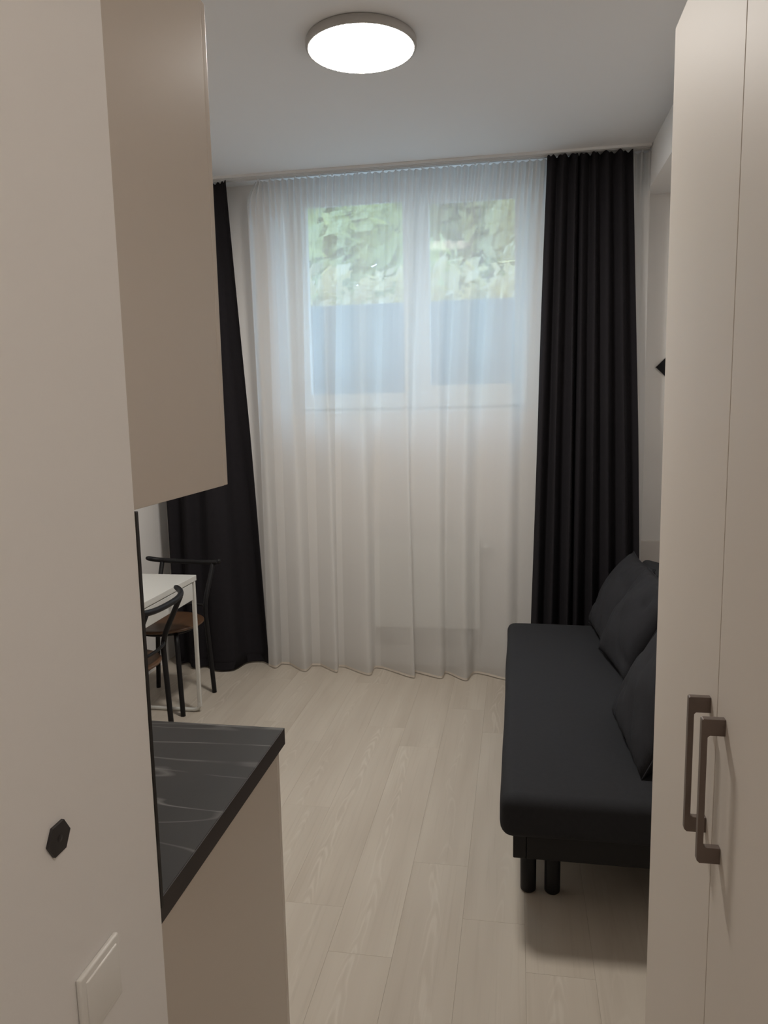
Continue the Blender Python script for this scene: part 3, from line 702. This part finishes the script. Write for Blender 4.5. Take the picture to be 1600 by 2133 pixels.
def tree(loc, h, rad, label, lm, seed, n=1500, crown0=0.30, ls=0.13):
    r = random.Random(seed); t = thing('tree', (loc[0], loc[1], GZ), label, 'tree', 'trees beyond the garden wall')
    tr = bmesh.new(); tube(tr, [(0, 0, -0.02), (0.03, 0.02, h*0.3), (-0.04, 0.0, h*0.6), (0.0, 0.03, h*0.92)], [0.15, 0.12, 0.08, 0.03], 10)
    obj('trunk', tr, M_bark, t, True)
    lv = bmesh.new(); clumps = []
    for i in range(26):
        a = r.uniform(0, 6.283); zz = r.uniform(crown0, 1.0); rr = rad*math.sqrt(r.random())*math.sin(math.pi*min(0.98, 0.15+0.85*(zz-crown0)/(1-crown0)))**0.6
        c = Vector((rr*math.cos(a), rr*math.sin(a), zz*h)); clumps.append(c)
        br = bmesh.new(); tube(br, [(0, 0, c.z*0.75), (c.x*0.5, c.y*0.5, c.z*0.9), tuple(c)], [0.03, 0.02, 0.008], 6)
        if i < 12: obj('branch', br, M_bark, t, True)
        else: br.free()
    for i in range(n):
        c = r.choice(clumps); p = c + Vector((r.gauss(0, 0.33), r.gauss(0, 0.33), r.gauss(0, 0.26)))*rad*0.55
        nx = Vector((r.gauss(0, 1), r.gauss(0, 1), r.gauss(0, 1))).normalized(); ty = nx.orthogonal().normalized(); tx = nx.cross(ty)
        s = ls*r.uniform(0.6, 1.3)
        vs_ = [lv.verts.new(p + q) for q in (-ty*s, tx*s*0.45 + nx*s*0.1, ty*s, -tx*s*0.45 + nx*s*0.1)]
        lv.faces.new(vs_)
    f = obj('foliage', lv, lm, t); f['kind'] = 'stuff'
    return t
L1 = leaf_mat('bright_leaves', (0.52, 0.56, 0.33)); L2 = leaf_mat('olive_leaves', (0.57, 0.54, 0.39)); L3 = leaf_mat('deep_leaves', (0.42, 0.45, 0.31))
tree((-2.55, 9.4), 4.4, 1.35, 'leafy bright green tree seen through the left window pane', L1, 11, 5200, 0.22, 0.17)
tree((-0.60, 12.2), 5.4, 1.15, 'thin-crowned olive tree with a brown trunk behind the window mullion', L2, 23, 3800, 0.26, 0.17)
tree((0.75, 9.6), 4.6, 1.15, 'pale olive tree seen through the right window pane', L2, 31, 3000, 0.40, 0.16)
tree((-5.6, 14.5), 6.6, 2.0, 'large dark green tree far left beyond the garden wall', L3, 47, 5000, 0.2, 0.24)
tree((3.4, 14.2), 6.6, 2.0, 'dark green tree far right beyond the garden wall', L3, 53, 4500, 0.2, 0.24)
tree((-1.5, 14.8), 7.4, 1.7, 'tall green tree farthest back in front of the house', L1, 61, 5000, 0.2, 0.26)

hg = thing('hedge', (-0.5, 8.3, GZ), 'low brownish olive hedge running behind the garden wall', 'hedge')
rh = random.Random(77); hb_ = bmesh.new()
for i in range(5200):
    p = Vector((rh.uniform(-3.6, 3.6), rh.uniform(-0.35, 0.35), rh.uniform(0.0, 1.0)*(1.72 + 0.16*math.sin(i*0.37))))
    nx = Vector((rh.gauss(0, 1), rh.gauss(0, 1), rh.gauss(0, 1))).normalized(); ty = nx.orthogonal().normalized(); tx = nx.cross(ty); s_ = 0.12*rh.uniform(0.6, 1.3)
    hb_.faces.new([hb_.verts.new(p + q) for q in (-ty*s_, tx*s_*0.5, ty*s_, -tx*s_*0.5)])
obj('foliage', hb_, leaf_mat('hedge_leaves', (0.56, 0.50, 0.38)), hg)['kind'] = 'stuff'
for i in range(9):
    obj('stem', tube(bmesh.new(), [(-3.4+i*0.85, 0, 0), (-3.35+i*0.85, 0.03, 0.7), (-3.42+i*0.85, 0, 1.4)], [0.03, 0.025, 0.01], 6), M_bark, hg, True)

hs = thing('house', (-0.1, 19.0, GZ), 'white neighbouring house behind the trees', 'house')
obj('wall', B((-3.2, 3.4, 0, 5.0, 0, 3.6)), M_house, hs)
obj('roof', prism([(-3.6, 3.6), (3.8, 3.6), (0.1, 5.4)], 'y', -0.3, 5.3), M_roof, hs)
for x in (-2.5, -1.1, 0.3, 1.7):
    for z in (0.7, 2.2):
        w_ = obj('window', B((x, x+0.8, -0.03, 0.0, z, z+1.0)), M_upvc, hs)
        obj('pane', B((x+0.06, x+0.38, -0.045, -0.03, z+0.06, z+0.94), (x+0.42, x+0.74, -0.045, -0.03, z+0.06, z+0.94)), M_hglass, w_)
